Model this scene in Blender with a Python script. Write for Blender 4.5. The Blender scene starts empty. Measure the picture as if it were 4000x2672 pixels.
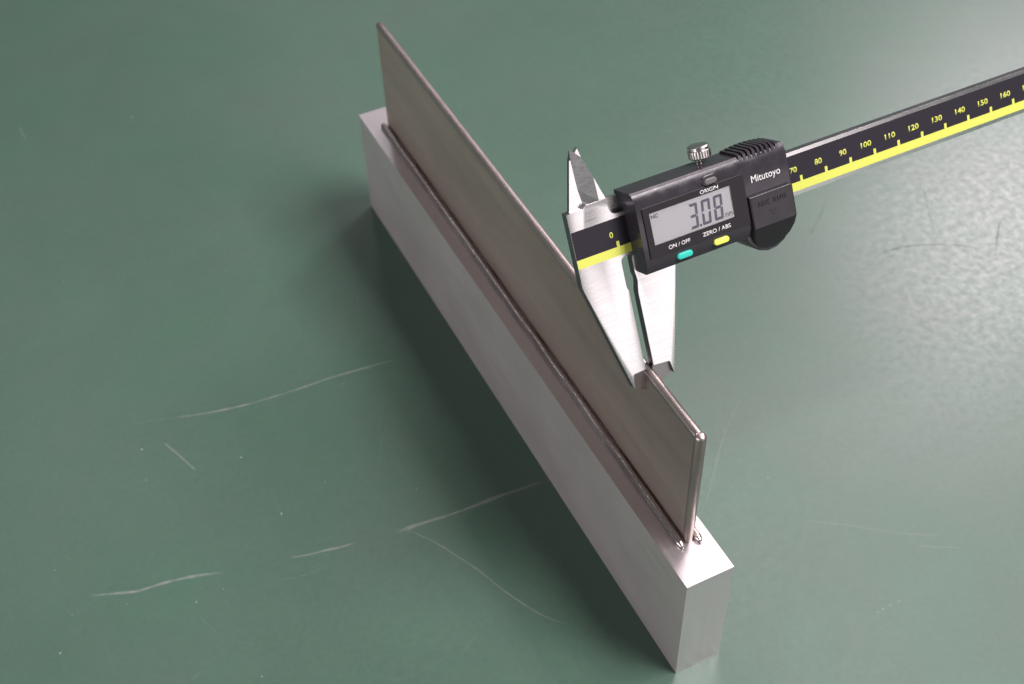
import bpy, bmesh, math, random
from mathutils import Vector, Matrix, noise
S = 0.001                                   # everything below is written in millimetres
rnd = random.Random(7)
sc = bpy.context.scene
COL = sc.collection

# ------------------------------------------------------------------ camera
cam_d = bpy.data.cameras.new('camera')
cam = bpy.data.objects.new('camera', cam_d); COL.objects.link(cam)
cam.location = (-0.150064, -0.192081, 0.428679)
cam.rotation_euler = (0.761329, 0.025336, -0.458948)
cam_d.sensor_width = 36.0
cam_d.lens = 5028.4 / 4000 * 36
cam_d.clip_start = 0.02; cam_d.clip_end = 20
cam_d.dof.use_dof = True
cam_d.dof.focus_distance = 0.405
cam_d.dof.aperture_fstop = 20
sc.camera = cam

# ------------------------------------------------------------------ room light and lamps
world = bpy.data.worlds.new('World'); sc.world = world; world.use_nodes = True
bg = world.node_tree.nodes['Background']
bg.inputs['Color'].default_value = (0.95, 0.97, 1.0, 1); bg.inputs['Strength'].default_value = 0.16

def lamp(name, loc, aim, sx, sy, power, col):
    d = bpy.data.lights.new(name, 'AREA'); d.shape = 'RECTANGLE'; d.size = sx; d.size_y = sy
    d.energy = power; d.color = col
    o = bpy.data.objects.new(name, d); COL.objects.link(o)
    o.location = loc
    o.rotation_euler = (Vector(aim) - Vector(loc)).to_track_quat('-Z', 'Y').to_euler()
    return o
LC = (1.0, 0.905, 0.935)
LS = (1.0, 0.85, 0.92)
lamp('weld_highlight_lamp', (0.80, -0.68, 1.86), (0.80, -0.68, 0), 0.70, 1.25, 84, LC)
lamp('weld_highlight_lamp', (0.86, 1.02, 1.86), (0.86, 1.02, 0), 0.20, 1.25, 8, LC)
lamp('weld_highlight_lamp', (0.78, 2.85, 1.86), (0.78, 2.85, 0), 0.32, 1.25, 2.5, LC)
lamp('weld_highlight_lamp', (2.12, 1.54, 1.86), (2.12, 1.54, 0), 0.65, 0.55, 46, LS)
lamp('weld_highlight_lamp', (1.22, 0.82, 1.86), (1.22, 0.82, 0), 0.45, 1.0, 6.5, LS)
lamp('weld_highlight_lamp', (-0.35, 1.85, 1.86), (-0.35, 1.85, 0), 0.12, 1.25, 2, LC)  # added to put a highlight on the weld bead, no known fixture
lamp('left_fill_lamp', (0.98, -2.35, 0.46), (0.02, 0.07, 0.14), 2.0, 1.0, 10.0, LC)
lamp('left_fill_lamp', (-2.40, -0.35, 0.34), (0.0, 0.10, 0.05), 1.9, 0.6, 29, LC)  # added low fill for the bar's left side, no known window there

sc.view_settings.view_transform = 'Standard'
sc.view_settings.look = 'None'
sc.view_settings.exposure = 0.0
sc.view_settings.gamma = 1.0
sc.render.engine = 'CYCLES'
sc.cycles.max_bounces = 8
sc.cycles.use_denoising = True

# ------------------------------------------------------------------ materials
def mat(name, col, rough, metal=0.0, spec=0.5, coat=0.0):
    m = bpy.data.materials.new(name); m.use_nodes = True
    b = m.node_tree.nodes['Principled BSDF']
    b.inputs['Base Color'].default_value = (*col, 1)
    b.inputs['Roughness'].default_value = rough
    b.inputs['Metallic'].default_value = metal
    b.inputs['Specular IOR Level'].default_value = spec
    b.inputs['Coat Weight'].default_value = coat
    return m
class NT:
    def __init__(s, m): s.t = m.node_tree; s.b = s.t.nodes['Principled BSDF']
    def n(s, typ, **kw):
        x = s.t.nodes.new(typ)
        for k, v in kw.items():
            if k.startswith('i_'): x.inputs[k[2:].replace('_', ' ')].default_value = v
            else: setattr(x, k, v)
        return x
    def l(s, a, b): s.t.links.new(a, b)
    def coords(s, scale):
        tc = s.n('ShaderNodeTexCoord'); mp = s.n('ShaderNodeMapping')
        mp.inputs['Scale'].default_value = scale
        s.l(tc.outputs['Object'], mp.inputs['Vector']); return mp.outputs['Vector']
    def noise(s, vec, scale, detail=3, rough=0.55):
        x = s.n('ShaderNodeTexNoise'); x.inputs['Scale'].default_value = scale
        x.inputs['Detail'].default_value = detail; x.inputs['Roughness'].default_value = rough
        s.l(vec, x.inputs['Vector']); return x.outputs['Fac']
    def ramp(s, fac, a, b, va, vb):
        x = s.n('ShaderNodeMapRange'); x.inputs['From Min'].default_value = a; x.inputs['From Max'].default_value = b
        x.inputs['To Min'].default_value = va; x.inputs['To Max'].default_value = vb
        s.l(fac, x.inputs['Value']); return x.outputs['Result']
    def mixc(s, fac, ca, cb):
        x = s.n('ShaderNodeMix', data_type='RGBA')
        x.inputs['A'].default_value = (*ca, 1); x.inputs['B'].default_value = (*cb, 1)
        s.l(fac, x.inputs['Factor']); return x.outputs['Result']
    def math(s, op, a, b):
        x = s.n('ShaderNodeMath', operation=op)
        for i, v in enumerate((a, b)):
            if isinstance(v, (int, float)): x.inputs[i].default_value = v
            else: s.l(v, x.inputs[i])
        return x.outputs[0]
    def bump(s, h, strength, dist):
        x = s.n('ShaderNodeBump'); x.inputs['Strength'].default_value = strength; x.inputs['Distance'].default_value = dist
        s.l(h, x.inputs['Height']); s.l(x.outputs['Normal'], s.b.inputs['Normal']); return x

# green rubber bench mat: fine leathery grain, cloudy wear, patchy gloss
M_MAT = mat('green_rubber', (0.05, 0.10, 0.075), 0.42, 0, 0.5)
t = NT(M_MAT); v = t.coords((1, 1, 1))
big = t.noise(v, 9, 4, 0.6); mid = t.noise(v, 60, 5, 0.65); fine = t.noise(v, 900, 3, 0.6); grain = t.noise(v, 2600, 2, 0.5)
cl = t.math('ADD', t.math('MULTIPLY', big, 0.6), t.math('MULTIPLY', mid, 0.4))
cc = t.mixc(t.ramp(cl, 0.35, 0.65, 0, 1), (0.054, 0.108, 0.077), (0.062, 0.115, 0.084))
hs = t.n('ShaderNodeHueSaturation'); t.l(cc, hs.inputs['Color'])
gr = t.math('ADD', t.math('MULTIPLY', t.noise(v, 420, 3, 0.7), 0.6), t.math('MULTIPLY', t.noise(v, 28, 4, 0.6), 0.4))
t.l(t.ramp(gr, 0.3, 0.7, 0.90, 1.10), hs.inputs['Value'])
t.l(t.ramp(t.noise(v, 14, 3, 0.6), 0.3, 0.7, 0.86, 1.10), hs.inputs['Saturation'])
t.l(hs.outputs['Color'], t.b.inputs['Base Color'])
wear = t.noise(v, 260, 6, 0.7)
t.l(t.ramp(wear, 0.3, 0.7, 0.28, 0.40), t.b.inputs['Roughness'])
t.bump(t.noise(v, 500, 4, 0.65), 0.08, 0.0001)

def steel(name, ca, cb, r0, r1, stretch, bumpd, fine_scale=900, bs=0.35, big=0.12):
    m = mat(name, ca, r0, 1.0); t = NT(m)
    v = t.coords(stretch); a = t.noise(v, fine_scale, 4, 0.65)
    v2 = t.coords((1, big, 1)); b = t.noise(v2, 45, 4, 0.6)
    t.l(t.mixc(t.ramp(b, 0.35, 0.68, 0, 1), ca, cb), t.b.inputs['Base Color'])
    t.l(t.math('ADD', t.ramp(a, 0.25, 0.75, -0.05, 0.05), t.ramp(b, 0.3, 0.7, r0, r1)), t.b.inputs['Roughness'])
    t.bump(a, bs, bumpd)
    return m
M_BAR = steel('ground_steel', (0.55, 0.52, 0.515), (0.58, 0.55, 0.545), 0.57, 0.60, (1, 0.02, 1), 0.00002, 900, 0.12, 0.5)
M_BAR.node_tree.nodes['Principled BSDF'].inputs['Metallic'].default_value = 0.9
M_TOP = steel('ground_top', (0.60, 0.57, 0.58), (0.66, 0.63, 0.64), 0.30, 0.36, (1, 0.004, 1), 0.00010, 800, 0.4)
M_END = steel('milled_end', (0.52, 0.505, 0.50), (0.56, 0.545, 0.54), 0.32, 0.38, (1, 1, 0.02), 0.00002)
M_PLATE = steel('stainless_plate', (0.40, 0.328, 0.288), (0.50, 0.412, 0.364), 0.44, 0.48, (1, 0.03, 1), 0.00002)
M_PLATE.node_tree.nodes['Principled BSDF'].inputs['Metallic'].default_value = 0.8
M_RIM = steel('rounded_edge', (0.45, 0.385, 0.36), (0.52, 0.455, 0.425), 0.36, 0.42, (1, 0.1, 0.1), 0.00001)
M_WELD = steel('weld_metal', (0.42, 0.365, 0.345), (0.60, 0.545, 0.52), 0.22, 0.32, (1, 0.12, 1), 0.00015, 900, 0.4, 0.5)
M_ROD = steel('rounded_end', (0.34, 0.29, 0.27), (0.40, 0.345, 0.32), 0.46, 0.54, (1, 1, 0.1), 0.00003)
M_EDGE = steel('shaded_edge', (0.22, 0.205, 0.235), (0.28, 0.26, 0.29), 0.36, 0.42, (1, 1, 1), 0.000005)  # jaw and beam sides: their dark reflections painted in as darker steel
M_BEV = steel('shaded_bevel', (0.44, 0.385, 0.40), (0.52, 0.46, 0.47), 0.30, 0.38, (1, 1, 1), 0.000005)  # tip facets: shade from their tilt put into the steel colour
def side_faces(o, m, test):
    o.data.materials.append(m); k = len(o.data.materials) - 1
    for p in o.data.polygons:
        if test(p): p.material_index = k
M_CAL = steel('satin_steel', (0.74, 0.72, 0.71), (0.80, 0.785, 0.775), 0.24, 0.30, (0.05, 1, 1), 0.000002, 1500, 0.0)
M_KNOB = steel('knurled_steel', (0.52, 0.49, 0.47), (0.62, 0.59, 0.57), 0.20, 0.28, (1, 1, 1), 0.00001)
M_BODY = mat('black_plastic', (0.028, 0.024, 0.031), 0.34, 0, 0.5)
t = NT(M_BODY); v = t.coords((1, 1, 1)); a = t.noise(v, 1400, 3, 0.6); b = t.noise(v, 160, 4, 0.65)
t.l(t.ramp(b, 0.35, 0.7, 0.17, 0.33), t.b.inputs['Roughness']); t.bump(a, 0.2, 0.00006)
M_WIN = mat('window_black', (0.012, 0.010, 0.012), 0.16, 0, 0.22)
M_COVER = mat('cover_plastic', (0.017, 0.015, 0.018), 0.27, 0, 0.4)
t = NT(M_COVER); v = t.coords((1, 1, 1)); b = t.noise(v, 240, 4, 0.7)
t.l(t.ramp(b, 0.35, 0.7, 0.17, 0.33), t.b.inputs['Roughness']); t.bump(t.noise(v, 1200, 2, 0.5), 0.12, 0.00006)
M_STRIP = mat('scale_black', (0.020, 0.017, 0.024), 0.45, 0, 0.25)
M_YEL = mat('scale_yellow', (0.62, 0.66, 0.11), 0.45, 0, 0.4)
M_LCD = mat('lcd_grey', (0.72, 0.72, 0.74), 0.4, 0, 0.3)
M_SEG = mat('lcd_segment', (0.05, 0.052, 0.115), 0.4, 0, 0.3)
M_PRINT = mat('white_print', (0.78, 0.76, 0.75), 0.5, 0, 0.3)
M_TEAL = mat('teal_rubber', (0.03, 0.52, 0.42), 0.4, 0, 0.4)
M_LIME = mat('lime_rubber', (0.72, 0.78, 0.12), 0.4, 0, 0.4)
M_GREY = mat('grey_rubber', (0.13, 0.12, 0.12), 0.45, 0, 0.4)
M_GLASS = bpy.data.materials.new('clear_pane'); M_GLASS.use_nodes = True
nt = M_GLASS.node_tree; nt.nodes.remove(nt.nodes['Principled BSDF'])
tr = nt.nodes.new('ShaderNodeBsdfTransparent'); gl = nt.nodes.new('ShaderNodeBsdfGlossy'); gl.inputs['Roughness'].default_value = 0.12
fr = nt.nodes.new('ShaderNodeFresnel'); fr.inputs['IOR'].default_value = 1.45; mx = nt.nodes.new('ShaderNodeMixShader')
tr.inputs['Color'].default_value = (0.95, 0.95, 0.95, 1)
nt.links.new(fr.outputs[0], mx.inputs[0]); nt.links.new(tr.outputs[0], mx.inputs[1]); nt.links.new(gl.outputs[0], mx.inputs[2])
nt.links.new(mx.outputs[0], nt.nodes['Material Output'].inputs['Surface'])

def mark_mat(name, col, alpha, stretch_seed):
    alpha *= 0.8
    m = mat(name, col, 0.6, 0, 0.2); t = NT(m)
    tc = t.n('ShaderNodeTexCoord'); a = t.noise(tc.outputs['Object'], 260, 4, 0.7)
    uv = t.n('ShaderNodeSeparateXYZ'); t.l(tc.outputs['UV'], uv.inputs[0])
    # UV.x runs 0..1 along the mark, UV.y across it: fade to the ends and to the sides
    x = uv.outputs['X']; y = uv.outputs['Y']
    ex = t.math('MULTIPLY', t.math('MULTIPLY', x, t.math('SUBTRACT', 1.0, x)), 9.0)
    ey = t.math('MULTIPLY', t.math('MULTIPLY', y, t.math('SUBTRACT', 1.0, y)), 4.0)
    e = t.math('MULTIPLY', t.math('MINIMUM', ex, 1.0), ey)
    f = t.math('MULTIPLY', t.math('MULTIPLY', e, t.ramp(a, 0.3, 0.62, 0.25, 1.0)), alpha)
    t.l(f, t.b.inputs['Alpha']); return m

# ------------------------------------------------------------------ mesh helpers
def link(name, bm, m, parent=None, smooth=False):
    bmesh.ops.recalc_face_normals(bm, faces=bm.faces)
    me = bpy.data.meshes.new(name)
    for vv in bm.verts: vv.co *= S
    bm.to_mesh(me); bm.free()
    if smooth:
        for p in me.polygons: p.use_smooth = True
    me.materials.append(m)
    o = bpy.data.objects.new(name, me); COL.objects.link(o)
    if parent: o.parent = parent
    return o
def smooth_angle(o, ang=35):
    me = o.data
    for p in me.polygons: p.use_smooth = True
    bm = bmesh.new(); bm.from_mesh(me)
    for e in bm.edges:
        e.smooth = not (len(e.link_faces) == 2 and e.calc_face_angle(0) > math.radians(ang))
    bm.to_mesh(me); bm.free()
def bevel(bm, edges, w, seg=2):
    bmesh.ops.bevel(bm, geom=list(edges), offset=w, offset_type='OFFSET', segments=seg, profile=0.5, affect='EDGES', clamp_overlap=True)
def sharp(bm, ang=25):
    return [e for e in bm.edges if len(e.link_faces) == 2 and e.calc_face_angle(0) > math.radians(ang)]
def solid(bm, outline, back, front):
    """closed prism over a (u, v) outline; back/front: number or function of (u, v)"""
    g = lambda f, u, v: f(u, v) if callable(f) else f
    n = len(outline)
    A = [bm.verts.new((u, v, g(back, u, v))) for u, v in outline]
    B = [bm.verts.new((u, v, g(front, u, v))) for u, v in outline]
    bm.faces.new(A[::-1]); bm.faces.new(B)
    for i in range(n):
        j = (i + 1) % n; bm.faces.new((A[i], A[j], B[j], B[i]))
    return A, B
def box(bm, lo, hi):
    return solid(bm, [(lo[0], lo[1]), (hi[0], lo[1]), (hi[0], hi[1]), (lo[0], hi[1])], lo[2], hi[2])
def pill(cu, cv, L, H, n=8, tilt=0):
    r = H / 2; pts = []
    for k in range(n + 1):
        a = -math.pi / 2 + math.pi * k / n; pts.append((cu + L / 2 - r + r * math.cos(a), cv + r * math.sin(a)))
    for k in range(n + 1):
        a = math.pi / 2 + math.pi * k / n; pts.append((cu - L / 2 + r + r * math.cos(a), cv + r * math.sin(a)))
    return pts
def lathe(bm, prof, n, axis='v', centre=(0, 0, 0), knurl=None):
    rings = []
    for k, (r, h) in enumerate(prof):
        ring = []
        for i in range(n):
            a = 2 * math.pi * i / n
            rr = r * (1 - 0.03 * (i % 2)) if knurl and k in knurl else r
            ring.append(bm.verts.new((centre[0] + rr * math.cos(a), centre[1] + h, centre[2] + rr * math.sin(a))))
        rings.append(ring)
    for a, b in zip(rings, rings[1:]):
        for i in range(n):
            j = (i + 1) % n; bm.faces.new((a[i], a[j], b[j], b[i]))
    bm.faces.new(rings[0]); bm.faces.new(rings[-1][::-1])
def text(name, body, m, parent, u0, u1, v0, v1, w, bold=0.0, thick=0.03, shear=0.0, normal=None):
    """lettering fitted into the box u0..u1, v0..v1 at height w"""
    cu = bpy.data.curves.new(name, 'FONT'); cu.body = body; cu.size = 1.0; cu.offset = bold; cu.resolution_u = 4; cu.shear = shear
    tmp = bpy.data.objects.new(name + '_tmp', cu); COL.objects.link(tmp)
    dg = bpy.context.evaluated_depsgraph_get(); dg.update()
    me = bpy.data.meshes.new_from_object(tmp.evaluated_get(dg))
    bpy.data.objects.remove(tmp); bpy.data.curves.remove(cu)
    xs = [q.co.x for q in me.vertices]; ys = [q.co.y for q in me.vertices]
    x0, x1, y0, y1 = min(xs), max(xs), min(ys), max(ys)
    if y1 - y0 < 1e-6: y1 = y0 + 1
    for q in me.vertices:
        q.co = Vector((u0 + (q.co.x - x0) / (x1 - x0) * (u1 - u0), v0 + (q.co.y - y0) / (y1 - y0) * (v1 - v0), w)) * S
    bm = bmesh.new(); bm.from_mesh(me)
    r = bmesh.ops.extrude_face_region(bm, geom=bm.faces[:])
    for e in r['geom']:
        if isinstance(e, bmesh.types.BMVert): e.co.z += thick * S
    bmesh.ops.recalc_face_normals(bm, faces=bm.faces)
    bm.to_mesh(me); bm.free(); me.materials.clear(); me.materials.append(m); me.name = name
    o = bpy.data.objects.new(name, me); COL.objects.link(o); o.parent = parent
    return o
def empty(name, M=None):
    o = bpy.data.objects.new(name, None); COL.objects.link(o); o.empty_display_size = 0.01
    if M is not None: o.matrix_world = M
    return o

# ------------------------------------------------------------------ bench mat
bm = bmesh.new(); box(bm, (-1400, -1300, -12), (1700, 1800, 0))
mat_o = link('bench_mat', bm, M_MAT)
mat_o['kind'] = 'structure'

MARKS = [
('pale', 0.35, 0.25, [(-150.4, 213.1), (-140.5, 209.9), (-130.5, 206.9)]),
('pale', 0.8, 0.6, [(-130.5, 206.9), (-119.7, 203.5), (-108.5, 200.9), (-97.0, 199.1), (-85.1, 198.1), (-73.0, 197.4), (-60.6, 197.1), (-44.3, 195.5), (-29.9, 194.1)]),
('pale', 0.8, 0.5, [(-138.7, 195.3), (-134.8, 185.4), (-130.6, 173.5)]),
('pale', 1.2, 0.6, [(-186.0, 132.9), (-177.3, 129.6), (-169.4, 126.6), (-163.5, 125.8), (-157.5, 125.2), (-151.7, 124.0), (-145.8, 122.6), (-135.3, 119.2)]),
('pale', 0.9, 0.5, [(-109.8, 113.7), (-103.2, 111.7), (-97.1, 110.7), (-90.1, 109.2), (-83.0, 108.2)]),
('pale', 1.6, 0.55, [(-68.0, 105.4), (-57.7, 104.9), (-48.4, 103.8), (-39.0, 103.1), (-30.2, 102.8), (-21.3, 102.6), (-0.8, 101.0)]),
('pale', 0.7, 0.4, [(-64.1, 105.6), (-59.7, 100.2), (-55.1, 93.3), (-50.0, 83.3), (-45.2, 73.1), (-41.1, 61.9), (-36.6, 51.9), (-31.7, 43.1), (-25.9, 36.3)]),
('pale', 0.8, 0.25, [(98.2, 103.9), (89.5, 97.6), (79.8, 89.6), (71.5, 81.7), (64.8, 74.7), (48.8, 57.7)]),
('pale', 0.7, 0.2, [(344.7, 333.8), (339.8, 323.1), (334.5, 312.0)]),
('pale', 0.8, 0.3, [(-148.4, 456.0), (-147.9, 448.0), (-147.1, 440.0)]),
('pale', 0.4, 0.15, [(-117.2, 105.6), (-107.2, 103.2), (-95.9, 103.8)]),
('pale', 0.7, 0.3, [(78.1, 37.4), (94.8, 25.9), (104.9, 17.7), (115.6, 10.1), (125.7, 3.8)]),
('pale', 0.6, 0.4, [(114.0, 4.9), (120.5, 0.5), (127.7, -3.6)]),
('pale', 0.6, 0.15, [(138.7, 22.9), (150.3, 14.7), (161.9, 8.0)]),
('pale', 0.7, 0.7, [(81.2, -12.9), (82.2, -12.9)]),
('pale', 0.7, 0.7, [(83.6, -12.6), (84.9, -12.4)]),
('pale', 0.7, 0.7, [(87.0, -12.6), (88.4, -12.5)]),
('pale', 0.6, 0.6, [(90.9, -12.7), (92.4, -12.8)]),
('pale', 0.6, 0.4, [(93.5, -13.2), (95.2, -13.9)]),
('pale', 0.6, 0.3, [(97.1, -14.8), (100.5, -15.9)]),
('dark', 1.1, 0.35, [(200.2, 147.6), (208.1, 148.8), (216.1, 148.3), (225.8, 145.7), (234.4, 141.8), (243.3, 136.4), (253.2, 128.7)]),
('dark', 0.8, 0.25, [(206.6, 193.1), (196.2, 184.8), (184.4, 175.8)]),
('dark', 0.7, 0.25, [(257.5, 180.5), (246.9, 162.2), (236.3, 144.2)]),
('dark', 0.9, 0.3, [(277.9, 141.4), (273.8, 140.7), (263.8, 131.5), (254.1, 121.6)]),
]
mm = {}
def ribbon(name, pts, width, m, z):
    bm = bmesh.new(); uvl = bm.loops.layers.uv.new('UVMap')
    P = [Vector((x, y, 0)) for x, y in pts]
    # resample smoothly
    Q = []
    for i in range(len(P) - 1):
        p0 = P[max(i - 1, 0)]; p1 = P[i]; p2 = P[i + 1]; p3 = P[min(i + 2, len(P) - 1)]
        for k in range(4):
            s = k / 4
            Q.append(0.5 * ((2 * p1) + (p2 - p0) * s + (2 * p0 - 5 * p1 + 4 * p2 - p3) * s * s + (3 * p1 - p0 - 3 * p2 + p3) * s ** 3))
    Q.append(P[-1]); N = len(Q)
    rows = []
    for i, q in enumerate(Q):
        d = (Q[min(i + 1, N - 1)] - Q[max(i - 1, 0)]).normalized(); nrm = Vector((-d.y, d.x, 0))
        wv = width * (0.75 + 0.5 * noise.noise(q * 0.15))
        rows.append([(bm.verts.new((q.x + nrm.x * wv * k, q.y + nrm.y * wv * k, z)), i / (N - 1), k + 0.5) for k in (-0.5, 0, 0.5)])
    for a, b in zip(rows, rows[1:]):
        for j in range(2):
            quad = (a[j], b[j], b[j + 1], a[j + 1])
            f = bm.faces.new([q[0] for q in quad])
            for lp, q in zip(f.loops, quad): lp[uvl].uv = (q[1], q[2])
    return link(name, bm, m, mat_o)
for i, (tone, wd, al, pts) in enumerate(MARKS):
    key = (tone, al)
    if key not in mm:
        mm[key] = mark_mat('scratch_' + tone, (0.38, 0.41, 0.38) if tone == 'pale' else (0.05, 0.07, 0.06), al, i)
    ribbon('scratch', pts, wd * 1.7, mm[key], 0.03 + 0.002 * i)
# faint random hairline scratches and dust specks: too many and too small to count
fm = mark_mat('scratch_hair', (0.40, 0.43, 0.40), 0.12, 3)
for k in range(80):
    x = rnd.uniform(-200, 320); y = rnd.uniform(-30, 420); a = rnd.uniform(0, math.tau); L = rnd.uniform(4, 34); c = rnd.uniform(-.3, .3)
    ribbon('scratch', [(x, y), (x + L * .5 * math.cos(a), y + L * .5 * math.sin(a)), (x + L * math.cos(a + c), y + L * math.sin(a + c))], rnd.uniform(.3, .6), fm, 0.10 + 0.001 * k)
SPECKS = [(307.8, 341.7), (-90.1, 433.8), (-81.7, 287.0), (-154.7, 317.5), (-31.1, 239.7), (-111.3, 171.9), (-150.9, 178.8), (-84.1, 142.8), (-105.8, 135.7), (-138.0, 111.8), (-149.3, 110.9), (-195.6, 151.2), (-201.9, 112.9), (-194.1, 127.4), (-136.9, 68.7), (-57.1, 190.9), (151.7, 357.2), (-108.9, 289.9), (-148.2, 195.9), (-173.9, 122.5), (-43.7, 194.3), (190.4, 132.1), (80.9, 59.8), (165.1, 282.3), (-51.3, 122.0), (-46.1, 511.1)]
bm = bmesh.new()
def speck(x, y, r):
    a0 = rnd.uniform(0, 6.28); st = rnd.uniform(1.0, 2.2); n = 6
    c0, s0 = math.cos(a0), math.sin(a0)
    base = []; top = bm.verts.new((x, y, 0.05 + r * .25))
    for k in range(n):
        a = math.tau * k / n; rr = r * rnd.uniform(.7, 1.2); px = rr * math.cos(a) * st; py = rr * math.sin(a)
        base.append(bm.verts.new((x + px * c0 - py * s0, y + px * s0 + py * c0, 0.02)))
    for k in range(n): bm.faces.new((base[k], base[(k + 1) % n], top))
for x, y in SPECKS: speck(x, y, rnd.uniform(.18, .34))
for k in range(20): speck(rnd.uniform(-210, 380), rnd.uniform(-60, 520), rnd.uniform(.06, .15))
M_DUST = mat('dust', (0.26, 0.29, 0.27), 0.7, 0, 0.2)
dust = link('dust_specks', bm, M_DUST, mat_o); dust['kind'] = 'stuff'

# ------------------------------------------------------------------ the welded workpiece
BW, BH, BL = 18.74, 56.89, 299.7
PX, PT, PY0, PY1, PZ = 9.145, 3.08, 15.2, 285.95, 113.6
work = empty('welded_bar')
work['label'] = 'grey steel bar with thin brownish steel plate welded upright along its top'
work['category'] = 'metal bar'
bm = bmesh.new(); A, B = box(bm, (0, 0, 0.05), (BW, BL, BH))
bevel(bm, sharp(bm), 0.35, 2)
bar = link('base_bar', bm, M_BAR, work); smooth_angle(bar, 50)
bar.data.materials.append(M_TOP)
for p in bar.data.polygons:
    if p.normal.z > 0.9: p.material_index = 1
side_faces(bar, M_END, lambda p: p.normal.y < -0.9)

# plate: rounded edges, very slightly wavy along its length
bm = bmesh.new()
prof = []                                            # cross-section (x, z), full round top
r = PT / 2
RR = 1.74
for k in range(13):
    a = math.radians(-28 + 236 * k / 12); prof.append((PX + r + RR * math.cos(a), PZ - RR + RR * math.sin(a)))
prof += [(PX, PZ - 6), (PX, PZ - 30), (PX, BH - 0.02), (PX + PT, BH - 0.02), (PX + PT, PZ - 30), (PX + PT, PZ - 6)]
ys = [0, .25, .8, 1.5] ; ins = [1.1, .55, .15, 0]
stations = [(PY0 + y, i) for y, i in zip(ys, ins)] + [(PY0 + 1.5 + (PY1 - PY0 - 3) * k / 60, 0) for k in range(1, 60)] + [(PY1 - y, i) for y, i in zip(ys[::-1], ins[::-1])]
rings = []
for y, i in stations:
    ring = []
    for x, z in prof:
        cx = PX + r; f = (r - i) / r
        zz = z - i if z > PZ - 2 else z
        wob = 0.06 * noise.noise(Vector((1.3, y * 0.02, z * 0.02)))
        ring.append(bm.verts.new((cx + (x - cx) * f + wob, y, zz)))
    rings.append(ring)
n = len(prof)
for a, b in zip(rings, rings[1:]):
    for k in range(n):
        j = (k + 1) % n; bm.faces.new((a[k], a[j], b[j], b[k]))
bm.faces.new(rings[0]); bm.faces.new(rings[-1][::-1])
# the end edge is rounded over like a thin rod
rings = []
for rr, z in [(1.75, BH + .6), (1.9, BH + 6), (2.0, PZ - 20), (2.0, PZ - 1.4), (1.85, PZ - .7), (1.5, PZ - .2), (.8, PZ + .1)]:
    rings.append([bm.verts.new((PX + r + rr * math.cos(math.tau * k / 20) + .08 * noise.noise(Vector((z * .2, k, 0))), PY0 + 1.7 + rr * math.sin(math.tau * k / 20), z)) for k in range(20)])
for a, b in zip(rings, rings[1:]):
    for k in range(20):
        j = (k + 1) % 20; bm.faces.new((a[k], a[j], b[j], b[k]))
bm.faces.new(rings[0][::-1]); bm.faces.new(rings[-1])
plate = link('upright_plate', bm, M_PLATE, work); smooth_angle(plate, 60)
side_faces(plate, M_RIM, lambda p: p.center.z > (PZ - 3.3) * S)
side_faces(plate, M_ROD, lambda p: p.center.y < (PY0 + 3.4) * S and p.center.z < (PZ - 1.0) * S)

def weld(xc, y0, y1, rad, side, seed):
    bm = bmesh.new(); rings = []; n = 12; step = 0.55; N = int((y1 - y0) / step)
    for i in range(N + 1):
        y = y0 + (y1 - y0) * i / N
        e = min(1, math.sqrt(max(0.02, min((y - y0), (y1 - y)) / rad / 1.6)))
        rip = 0.22 * noise.noise(Vector((seed, y * .07, 0))) + 0.06 * noise.noise(Vector((seed, y * .42, 2)))
        rr = rad * e * (1 + rip * .8); dx = 0.35 * noise.noise(Vector((seed + 9, y * .06, 0))) + 0.05 * noise.noise(Vector((seed + 5, y * .5, 0)))
        ring = []
        for k in range(n):
            a = math.tau * k / n
            ring.append(bm.verts.new((xc + dx + rr * math.cos(a), y, BH + 0.62 * rad + rr * math.sin(a))))
        rings.append(ring)
    for a, b in zip(rings, rings[1:]):
        for k in range(n):
            j = (k + 1) % n; bm.faces.new((a[k], a[j], b[j], b[k]))
    bm.faces.new(rings[0]); bm.faces.new(rings[-1][::-1])
    return link('weld_bead', bm, M_WELD, work, smooth=True)
weld(7.0, 13.8, 286.6, 1.5, 1, 3.1)
weld(13.9, 13.2, 286.6, 1.45, -1, 8.4)

# ------------------------------------------------------------------ the caliper (local axes: u along the beam, v across it, w out of its face)
s_, c_ = 0.4592484, 0.8883079
Mc = Matrix(((1, 0, 0, 8.682 * S), (0, s_, -c_, 66.545 * S), (0, c_, s_, 149.002 * S), (0, 0, 0, 1)))
cal = empty('digital_caliper', Mc)
cal['label'] = 'digital caliper with black display slider and steel jaws gripping the upright plate'
cal['category'] = 'caliper'
TH = -3.5
JW = 0.463; JS = JW + PT                              # the two measuring faces
def arc(cx, cy, r, a0, a1, n):
    return [(cx + r * math.cos(math.radians(a0 + (a1 - a0) * k / n)), cy + r * math.sin(math.radians(a0 + (a1 - a0) * k / n))) for k in range(n + 1)]

bm = bmesh.new()
head = [(-15.15, 19.85), (-15.15, -5.0), (-4.95, -44.0), (-4.55, -44.35), (-4.35, -39.75), (-3.9, -39.25), (JW, -39.2), (JW, -11.2), (0.2, -10.4), (-0.25, -9.6), (-0.25, -1.2),
        (-0.05, -0.3), (0.5, 0.35), (1.2, 0.6), (3.2, 0.6), (3.6, 0.0), (236, 0), (236, 15.0), (1.6, 15.0), (0.9, 15.1), (0.1, 15.55), (-0.45, 16.3), (-0.74, 17.3), (-1.06, 21.05), (-3.28, 20.95), (-8.1, 20.85), (-9.4, 19.8)]
A, B = solid(bm, head, TH, 0)
bevel(bm, [e for e in bm.edges if e.verts[0] in B and e.verts[1] in B or e.verts[0] in A and e.verts[1] in A], 0.07, 2)
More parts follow.
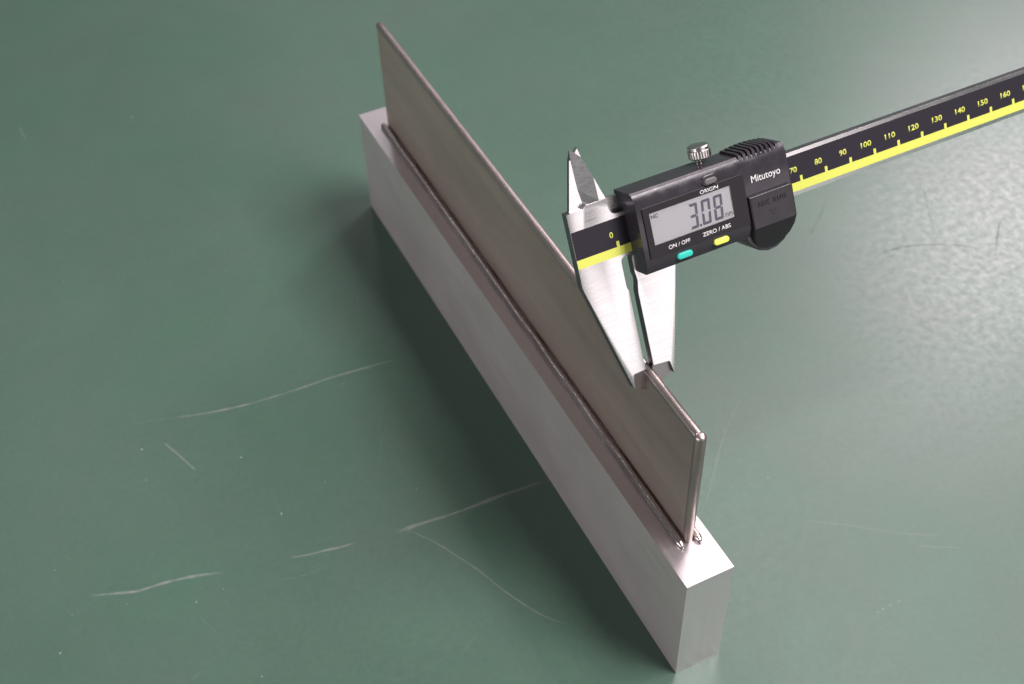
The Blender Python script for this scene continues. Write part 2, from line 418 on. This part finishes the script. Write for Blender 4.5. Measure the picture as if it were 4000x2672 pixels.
# thinned, set-back measuring tip
tw = lambda u, v: -0.9 + 0.16 * (v + 39.2)
solid(bm, [(-4.90, -44.0), (-4.4, -44.5), (JW, -47.35), (JW, -38.9), (-4.2, -38.9)], -3.1, tw)
beam = link('beam', bm, M_CAL, cal); smooth_angle(beam, 30)
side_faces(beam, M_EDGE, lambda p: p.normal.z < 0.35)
side_faces(beam, M_BEV, lambda p: p.normal.z > 0.9 and p.center.y < -0.0395 and p.center.z < -0.0005)

# fixed inside jaw: recessed knife facets
bm = bmesh.new()
V = {k: bm.verts.new(p) for k, p in {
 'a1': (-13.55, 19.2, -1.45), 'a2': (-9.7, 35.5, -1.45), 'a3': (-9.25, 35.6, -1.5), 'a4': (-8.9, 25.9, -1.6), 'a5': (-8.35, 21.9, -1.75), 'a6': (-8.6, 19.2, -1.75),
 'tip': (-8.75, 38.85, -1.9), 'tr': (-5.75, 35.55, -0.55), 'r2': (-3.5, 28.6, -0.02), 'r3': (-3.28, 20.97, -0.02), 'r3b': (-3.28, 19.6, -0.6), 'r4': (-1.06, 21.07, -0.02), 'r4b': (-1.2, 19.6, -0.6),
 'A1': (-13.35, 19.2, -3.4), 'A2': (-9.5, 35.3, -3.4), 'TIP': (-8.6, 38.75, -2.4), 'TR': (-5.6, 35.4, -3.0), 'R2': (-3.4, 28.6, -3.4), 'R4': (-1.06, 21.07, -3.4), 'R4b': (-1.2, 19.6, -3.4)}.items()}
for f in [('a1', 'a6', 'a5', 'a4', 'a3', 'a2'), ('a6', 'r3b', 'r3', 'a5'), ('a5', 'r3', 'r2', 'a4'), ('a4', 'r2', 'tr', 'a3'), ('a3', 'tr', 'tip'), ('r3', 'r4', 'r2'), ('r3b', 'r4b', 'r4', 'r3'),
          ('a2', 'a3', 'tip', 'TIP', 'A2'), ('a1', 'a2', 'A2', 'A1'), ('tip', 'tr', 'TR', 'TIP'), ('tr', 'r2', 'R2', 'TR'), ('r2', 'r4', 'R4', 'R2'), ('r4', 'r4b', 'R4b', 'R4'),
          ('A1', 'A2', 'TIP', 'TR', 'R2', 'R4', 'R4b'), ('a1', 'A1', 'R4b', 'r4b', 'r3b', 'a6')]:
    bm.faces.new([V[k] for k in f])
bmesh.ops.triangulate(bm, faces=[f for f in bm.faces if len(f.verts) > 3])
o = link('fixed_inside_jaw', bm, M_CAL, cal); side_faces(o, M_EDGE, lambda p: p.normal.z < 0.35)

# sliding jaw
bm = bmesh.new()
sj = [(JS, -38.9), (9.3, -39.25), (9.85, -39.8), (10.25, -43.95), (10.75, -44.0), (18.6, -7.0), (19.2, -3.0), (19.2, 3), (4.6, 3), (3.75, -1.0), (3.7, -6.0), (4.2, -7.6), (4.25, -9.0), (JS + .15, -11.5), (JS, -13)]
A, B = solid(bm, sj, TH, -0.02)
bevel(bm, [e for e in bm.edges if e.verts[0] in B and e.verts[1] in B or e.verts[0] in A and e.verts[1] in A], 0.12, 2)
tw2 = lambda u, v: -1.0 + 0.17 * (v + 39.2)
solid(bm, [(JS, -38.7), (JS, -45.3), (5.4, -46.5), (10.5, -44.15), (9.9, -38.8)], -3.1, tw2)
o = link('sliding_jaw', bm, M_CAL, cal); smooth_angle(o, 30)
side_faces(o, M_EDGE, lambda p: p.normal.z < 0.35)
side_faces(o, M_BEV, lambda p: p.normal.z > 0.9 and p.center.y < -0.0395 and p.center.z < -0.0005)
# sliding inside jaw, crossing behind the fixed one
bm = bmesh.new()
si = [(-5.55, 38.5), (-6.9, 37.0), (-7.6, 30.0), (-7.6, 21.0), (-2.0, 17.0), (-0.2, 15.6), (1.2, 15.05), (8.0, 15.05), (8.0, 20.2), (0.4, 20.05), (-3.2, 28.0), (-5.0, 35.4)]
A, B = solid(bm, si, -4.6, -2.9)
bevel(bm, [e for e in bm.edges if e.verts[0] in B and e.verts[1] in B], 0.15, 1)
link('sliding_inside_jaw', bm, M_CAL, cal)

# scale strip with its yellow band, ticks and numerals
bm = bmesh.new(); box(bm, (-15.0, 1.45, -0.05), (234, 13.72, 0.06))
strip = link('scale_strip', bm, M_STRIP, cal)
bm = bmesh.new(); box(bm, (-15.02, 1.44, 0.0), (234, 4.4, 0.09))
link('yellow_band', bm, M_YEL, strip)
bm = bmesh.new(); box(bm, (-0.5, 4.4, 0.0), (0.5, 6.25, 0.085))
tick0 = link('scale_tick', bm, M_YEL, strip)
for k in range(1, 23):
    if 10 * k < 4 or 60 < 10 * k:
        c = tick0.copy(); COL.objects.link(c); c.parent = strip; c.location = (10 * k * S, 0, 0)
num = {0: (-2.15, -0.75)}
for k in range(0, 23):
    val = 10 * k
    if 0 < val <= 60: continue
    if val == 0: u0, u1 = -2.35, -1.05
    elif val < 100: u0, u1 = val - 4.15, val - 1.25
    else: u0, u1 = val - 5.3, val - 1.05
    text('scale_numeral', str(val), M_YEL, strip, u0, u1, 7.75, 9.75, 0.05, bold=0.025, thick=0.04)

# slider housing: one closed shell, drawn as a (v, w) section swept along u, with a rounded, bulging battery end
bm = bmesh.new()
sec = [(21.4, -4.5), (21.4, 6.1), (20.7, 7.0), (18.3, 8.0), (-2.5, 8.0), (-5.5, 6.7), (-5.5, -4.5)]
uL = lambda w: 3.25 + 0.17 * max(w, 0) + 0.3 * max(-w - 1, 0)
uR = lambda w: 60.6
La = [bm.verts.new((uL(w), v, w)) for v, w in sec]; Ra = [bm.verts.new((uR(w), v, w)) for v, w in sec]
bm.faces.new(La); bm.faces.new(Ra[::-1])
for i in range(len(sec)):
    j = (i + 1) % len(sec); bm.faces.new((La[i], La[j], Ra[j], Ra[i]))
bevel(bm, sharp(bm, 10), 0.45, 3)
# rounded lower bulge that carries the battery
lob = [(42.0, -5.2), (42.6, -7.4), (44.2, -9.8), (46.6, -11.6), (49.6, -12.6), (53.0, -12.3), (56.2, -10.9), (58.6, -8.6), (60.0, -5.6), (60.55, -2.0), (60.55, 4), (42.0, 4)]
A, B = solid(bm, lob, -4.2, 6.2)
bevel(bm, [e for e in bm.edges if e.verts[0] in B and e.verts[1] in B], 0.6, 3)
house = link('slider_housing', bm, M_BODY, cal); smooth_angle(house, 28)
# thumb grip ribs
for k in range(9):
    u = 44.2 + 1.75 * k
    h = 22.0 + 0.75 * math.sin(math.pi * min(1, (k + .8) / 9.2))
    bm = bmesh.new()
    sec2 = [(21.2, -4.3), (h - .5, -4.3), (h, -3.6), (h, 5.6), (h - .6, 6.9), (20.0, 7.45), (20.0, 5)]
    La = [bm.verts.new((u - .5, a, b)) for a, b in sec2]; Ra = [bm.verts.new((u + .5, a, b)) for a, b in sec2]
    bm.faces.new(La); bm.faces.new(Ra[::-1])
    for i in range(len(sec2)):
        j = (i + 1) % len(sec2); bm.faces.new((La[i], La[j], Ra[j], Ra[i]))
    bevel(bm, sharp(bm, 20), 0.2, 2)
    o = link('grip_rib', bm, M_BODY, house); smooth_angle(o, 40)

# display window: frame with an opening, recessed lcd, clear pane
win = (6.45, -0.5, 43.5, 16.1); lcd = (8.6, 3.35, 38.2, 13.95)
bm = bmesh.new()
def frame(bm, o, i, w0, w1):
    O_ = [(o[0], o[1]), (o[2], o[1]), (o[2], o[3]), (o[0], o[3])]; I_ = [(i[0], i[1]), (i[2], i[1]), (i[2], i[3]), (i[0], i[3])]
    ov = [[bm.verts.new((u, v, w)) for u, v in O_] for w in (w0, w1)]; iv = [[bm.verts.new((u, v, w)) for u, v in I_] for w in (w0, w1)]
    for k in range(4):
        j = (k + 1) % 4
        bm.faces.new((ov[1][k], ov[1][j], iv[1][j], iv[1][k])); bm.faces.new((ov[0][k], ov[0][j], ov[1][j], ov[1][k]))
        bm.faces.new((iv[0][k], iv[0][j], iv[1][j], iv[1][k])); bm.faces.new((ov[0][k], ov[0][j], iv[0][j], iv[0][k]))
frame(bm, win, lcd, 7.6, 8.42)
bevel(bm, [e for e in bm.edges if all(abs(q.co.z - 8.42) < 1e-4 for q in e.verts) and all(q.co.x in (win[0], win[2]) or True for q in e.verts) and e.calc_face_angle(0) > .5], 0.12, 2)
window = link('display_window', bm, M_WIN, cal); smooth_angle(window, 40)
bm = bmesh.new(); box(bm, (lcd[0] - .3, lcd[1] - .3, 7.9), (lcd[2] + .3, lcd[3] + .3, 8.06))
link('lcd_panel', bm, M_LCD, window)
WP = 8.08
SH = 0.075
def seg7(name, u, v, segs, w=3.3, h=8.2, t_=0.92):
    bm = bmesh.new(); g = 0.12
    def q(pts):
        solid(bm, [(u + a + (b) * SH, v + b) for a, b in pts], WP - .02, WP + .03)
    hh = h / 2
    H = lambda y, up: [(g + .15, y), (w - g - .15, y), (w - t_ * .85, y - t_ * up), (t_ * .85, y - t_ * up)]
    if 'a' in segs: q(H(h, 1))
    if 'd' in segs: q(H(0, -1))
    if 'g' in segs: q([(t_ * .3 + .2, hh), (t_ * .9, hh + t_ / 2), (w - t_ * .9, hh + t_ / 2), (w - t_ * .3 - .2, hh), (w - t_ * .9, hh - t_ / 2), (t_ * .9, hh - t_ / 2)])
    L = lambda y0, y1: [(0, y0 + .2), (0, y1 - .2), (.3, y1), (t_, y1 - t_ * .6), (t_, y0 + t_ * .6), (.3, y0)]
    R_ = lambda y0, y1: [(w - a, b) for a, b in L(y0, y1)]
    if 'f' in segs: q(L(hh + .12, h - .12))
    if 'e' in segs: q(L(.12, hh - .12))
    if 'b' in segs: q(R_(hh + .12, h - .12))
    if 'c' in segs: q(R_(.12, hh - .12))
    return link(name, bm, M_SEG, window)
V0 = 4.15
seg7('lcd_digit', 21.9, V0, 'abgcd'); seg7('lcd_digit', 26.6, V0, 'abcdef'); seg7('lcd_digit', 31.1, V0, 'abcdefg')
bm = bmesh.new(); box(bm, (25.5, V0, WP - .02), (26.3, V0 + .8, WP + .03)); link('lcd_point', bm, M_SEG, window)
text('lcd_unit', 'mm', M_SEG, window, 35.0, 37.7, 4.2, 5.5, WP, bold=0.01, thick=.03)
text('lcd_sign', 'NC', M_SEG, window, 9.1, 11.7, 11.9, 13.2, WP, bold=0.03, thick=.03)
bm = bmesh.new(); box(bm, (lcd[0] + .02, lcd[1] + .02, 8.32), (lcd[2] - .02, lcd[3] - .02, 8.38))
link('window_pane', bm, M_GLASS, window)
text('lettering', 'ORIGIN', M_PRINT, window, 27.35, 34.0, 14.3, 15.55, 8.41, bold=0.008)
text('lettering', 'ON / OFF', M_PRINT, window, 13.1, 21.0, 0.55, 1.9, 8.41, bold=0.008)
text('lettering', 'ZERO / ABS', M_PRINT, window, 25.65, 36.15, 0.6, 1.95, 8.41, bold=0.008)
text('brand_lettering', 'Mitutoyo', M_PRINT, house, 46.45, 57.45, 11.3, 14.35, 7.99, bold=0.0, thick=.05)

# buttons
def button(name, cu, cv, L, H, m, w0, w1):
    bm = bmesh.new(); A, B = solid(bm, pill(cu, cv, L, H), w0, w1)
    bevel(bm, [e for e in bm.edges if e.verts[0] in B and e.verts[1] in B], 0.35, 3)
    o = link(name, bm, m, cal); smooth_angle(o, 50); return o
button('on_off_button', 18.3, -2.9, 5.6, 2.05, M_TEAL, 6.0, 8.75)['label'] = 'teal oval push button'
button('zero_button', 32.0, -2.75, 5.6, 2.05, M_LIME, 6.0, 8.75)['label'] = 'lime yellow oval push button'
bm = bmesh.new(); A, B = solid(bm, pill(31.7, 17.95, 6.3, 3.4), 6.0, lambda u, v: 8.35 - .12 * (v - 17.9))
bevel(bm, [e for e in bm.edges if e.verts[0] in B and e.verts[1] in B], 0.35, 3)
o = link('button_surround', bm, M_BODY, cal); smooth_angle(o, 50)
button('origin_button', 31.75, 17.55, 4.5, 1.95, M_GREY, 6.0, 8.85)['label'] = 'small grey oval button'

# battery cover with raised letters and an arrow
bm = bmesh.new()
low = lambda u, v: 9.3 + 0.34 * (v + 2.9)
cov = [(44.0, 8.0), (44.0, -2.9), (60.45, -2.9), (60.45, 7.4), (59.9, 8.0)]
top = [bm.verts.new((u, v, 9.3)) for u, v in cov]; bot = [bm.verts.new((u, v, 5)) for u, v in cov]
lowp = [(44.05, -6.0), (44.6, -8.2), (46.4, -10.4), (49.2, -11.7), (52.6, -11.6), (55.7, -10.4), (58.2, -8.3), (59.8, -5.8)]
lt = [bm.verts.new((u, v, low(u, v))) for u, v in lowp]; lb = [bm.verts.new((u, v, 5)) for u, v in lowp]
bm.faces.new(top[:]); bm.faces.new([top[1]] + lt + [top[2]])
ring_t = [top[0], top[1]] + lt + [top[2], top[3], top[4]]; ring_b = [bot[0], bot[1]] + lb + [bot[2], bot[3], bot[4]]
for i in range(len(ring_t)):
    j = (i + 1) % len(ring_t); bm.faces.new((ring_t[i], ring_t[j], ring_b[j], ring_b[i]))
bm.faces.new(ring_b[::-1])
bm.edges.ensure_lookup_table()
bevel(bm, [e for e in bm.edges if e.verts[0] in ring_t and e.verts[1] in ring_t and {e.verts[0], e.verts[1]} != {top[1], top[2]}], 0.45, 6)
cover = link('battery_cover', bm, M_COVER, cal); smooth_angle(cover, 16.5)
text('raised_lettering', 'ABS', M_COVER, cover, 46.6, 50.2, 4.0, 5.6, 9.25, bold=0.0, thick=.28)
text('raised_lettering', 'O', M_COVER, cover, 50.4, 53.0, 3.7, 6.1, 9.25, bold=0.0, thick=.28)
text('raised_lettering', 'LUTE', M_COVER, cover, 53.2, 57.9, 4.0, 5.6, 9.25, bold=0.0, thick=.28)
bm = bmesh.new()
solid(bm, [(50.6, 2.0), (53.8, 2.0), (53.8, 1.65), (50.6, 1.65)], 9.25, 9.5)
solid(bm, [(50.9, 1.35), (53.5, 1.35), (52.2, 0.0)], 9.25, 9.5)
link('raised_arrow', bm, M_COVER, cover)

# lock screw
screw = empty('lock_screw'); screw.parent = cal
bm = bmesh.new(); lathe(bm, [(1.35, 20.5), (1.35, 21.8), (1.15, 22.0), (1.15, 24.2)], 16, centre=(34.3, 0, -1.4)); o = link('screw_stem', bm, M_KNOB, screw); smooth_angle(o, 40)
bm = bmesh.new(); lathe(bm, [(1.6, 22.9), (3.3, 22.95), (3.75, 23.3), (3.75, 25.6), (3.55, 25.75), (3.35, 25.8), (3.35, 26.3), (3.6, 26.5), (3.6, 26.8), (3.2, 27.15), (0.8, 27.3)], 64, centre=(34.9, 0, -1.4), knurl=(2, 3))
o = link('screw_knob', bm, M_KNOB, screw); smooth_angle(o, 35)
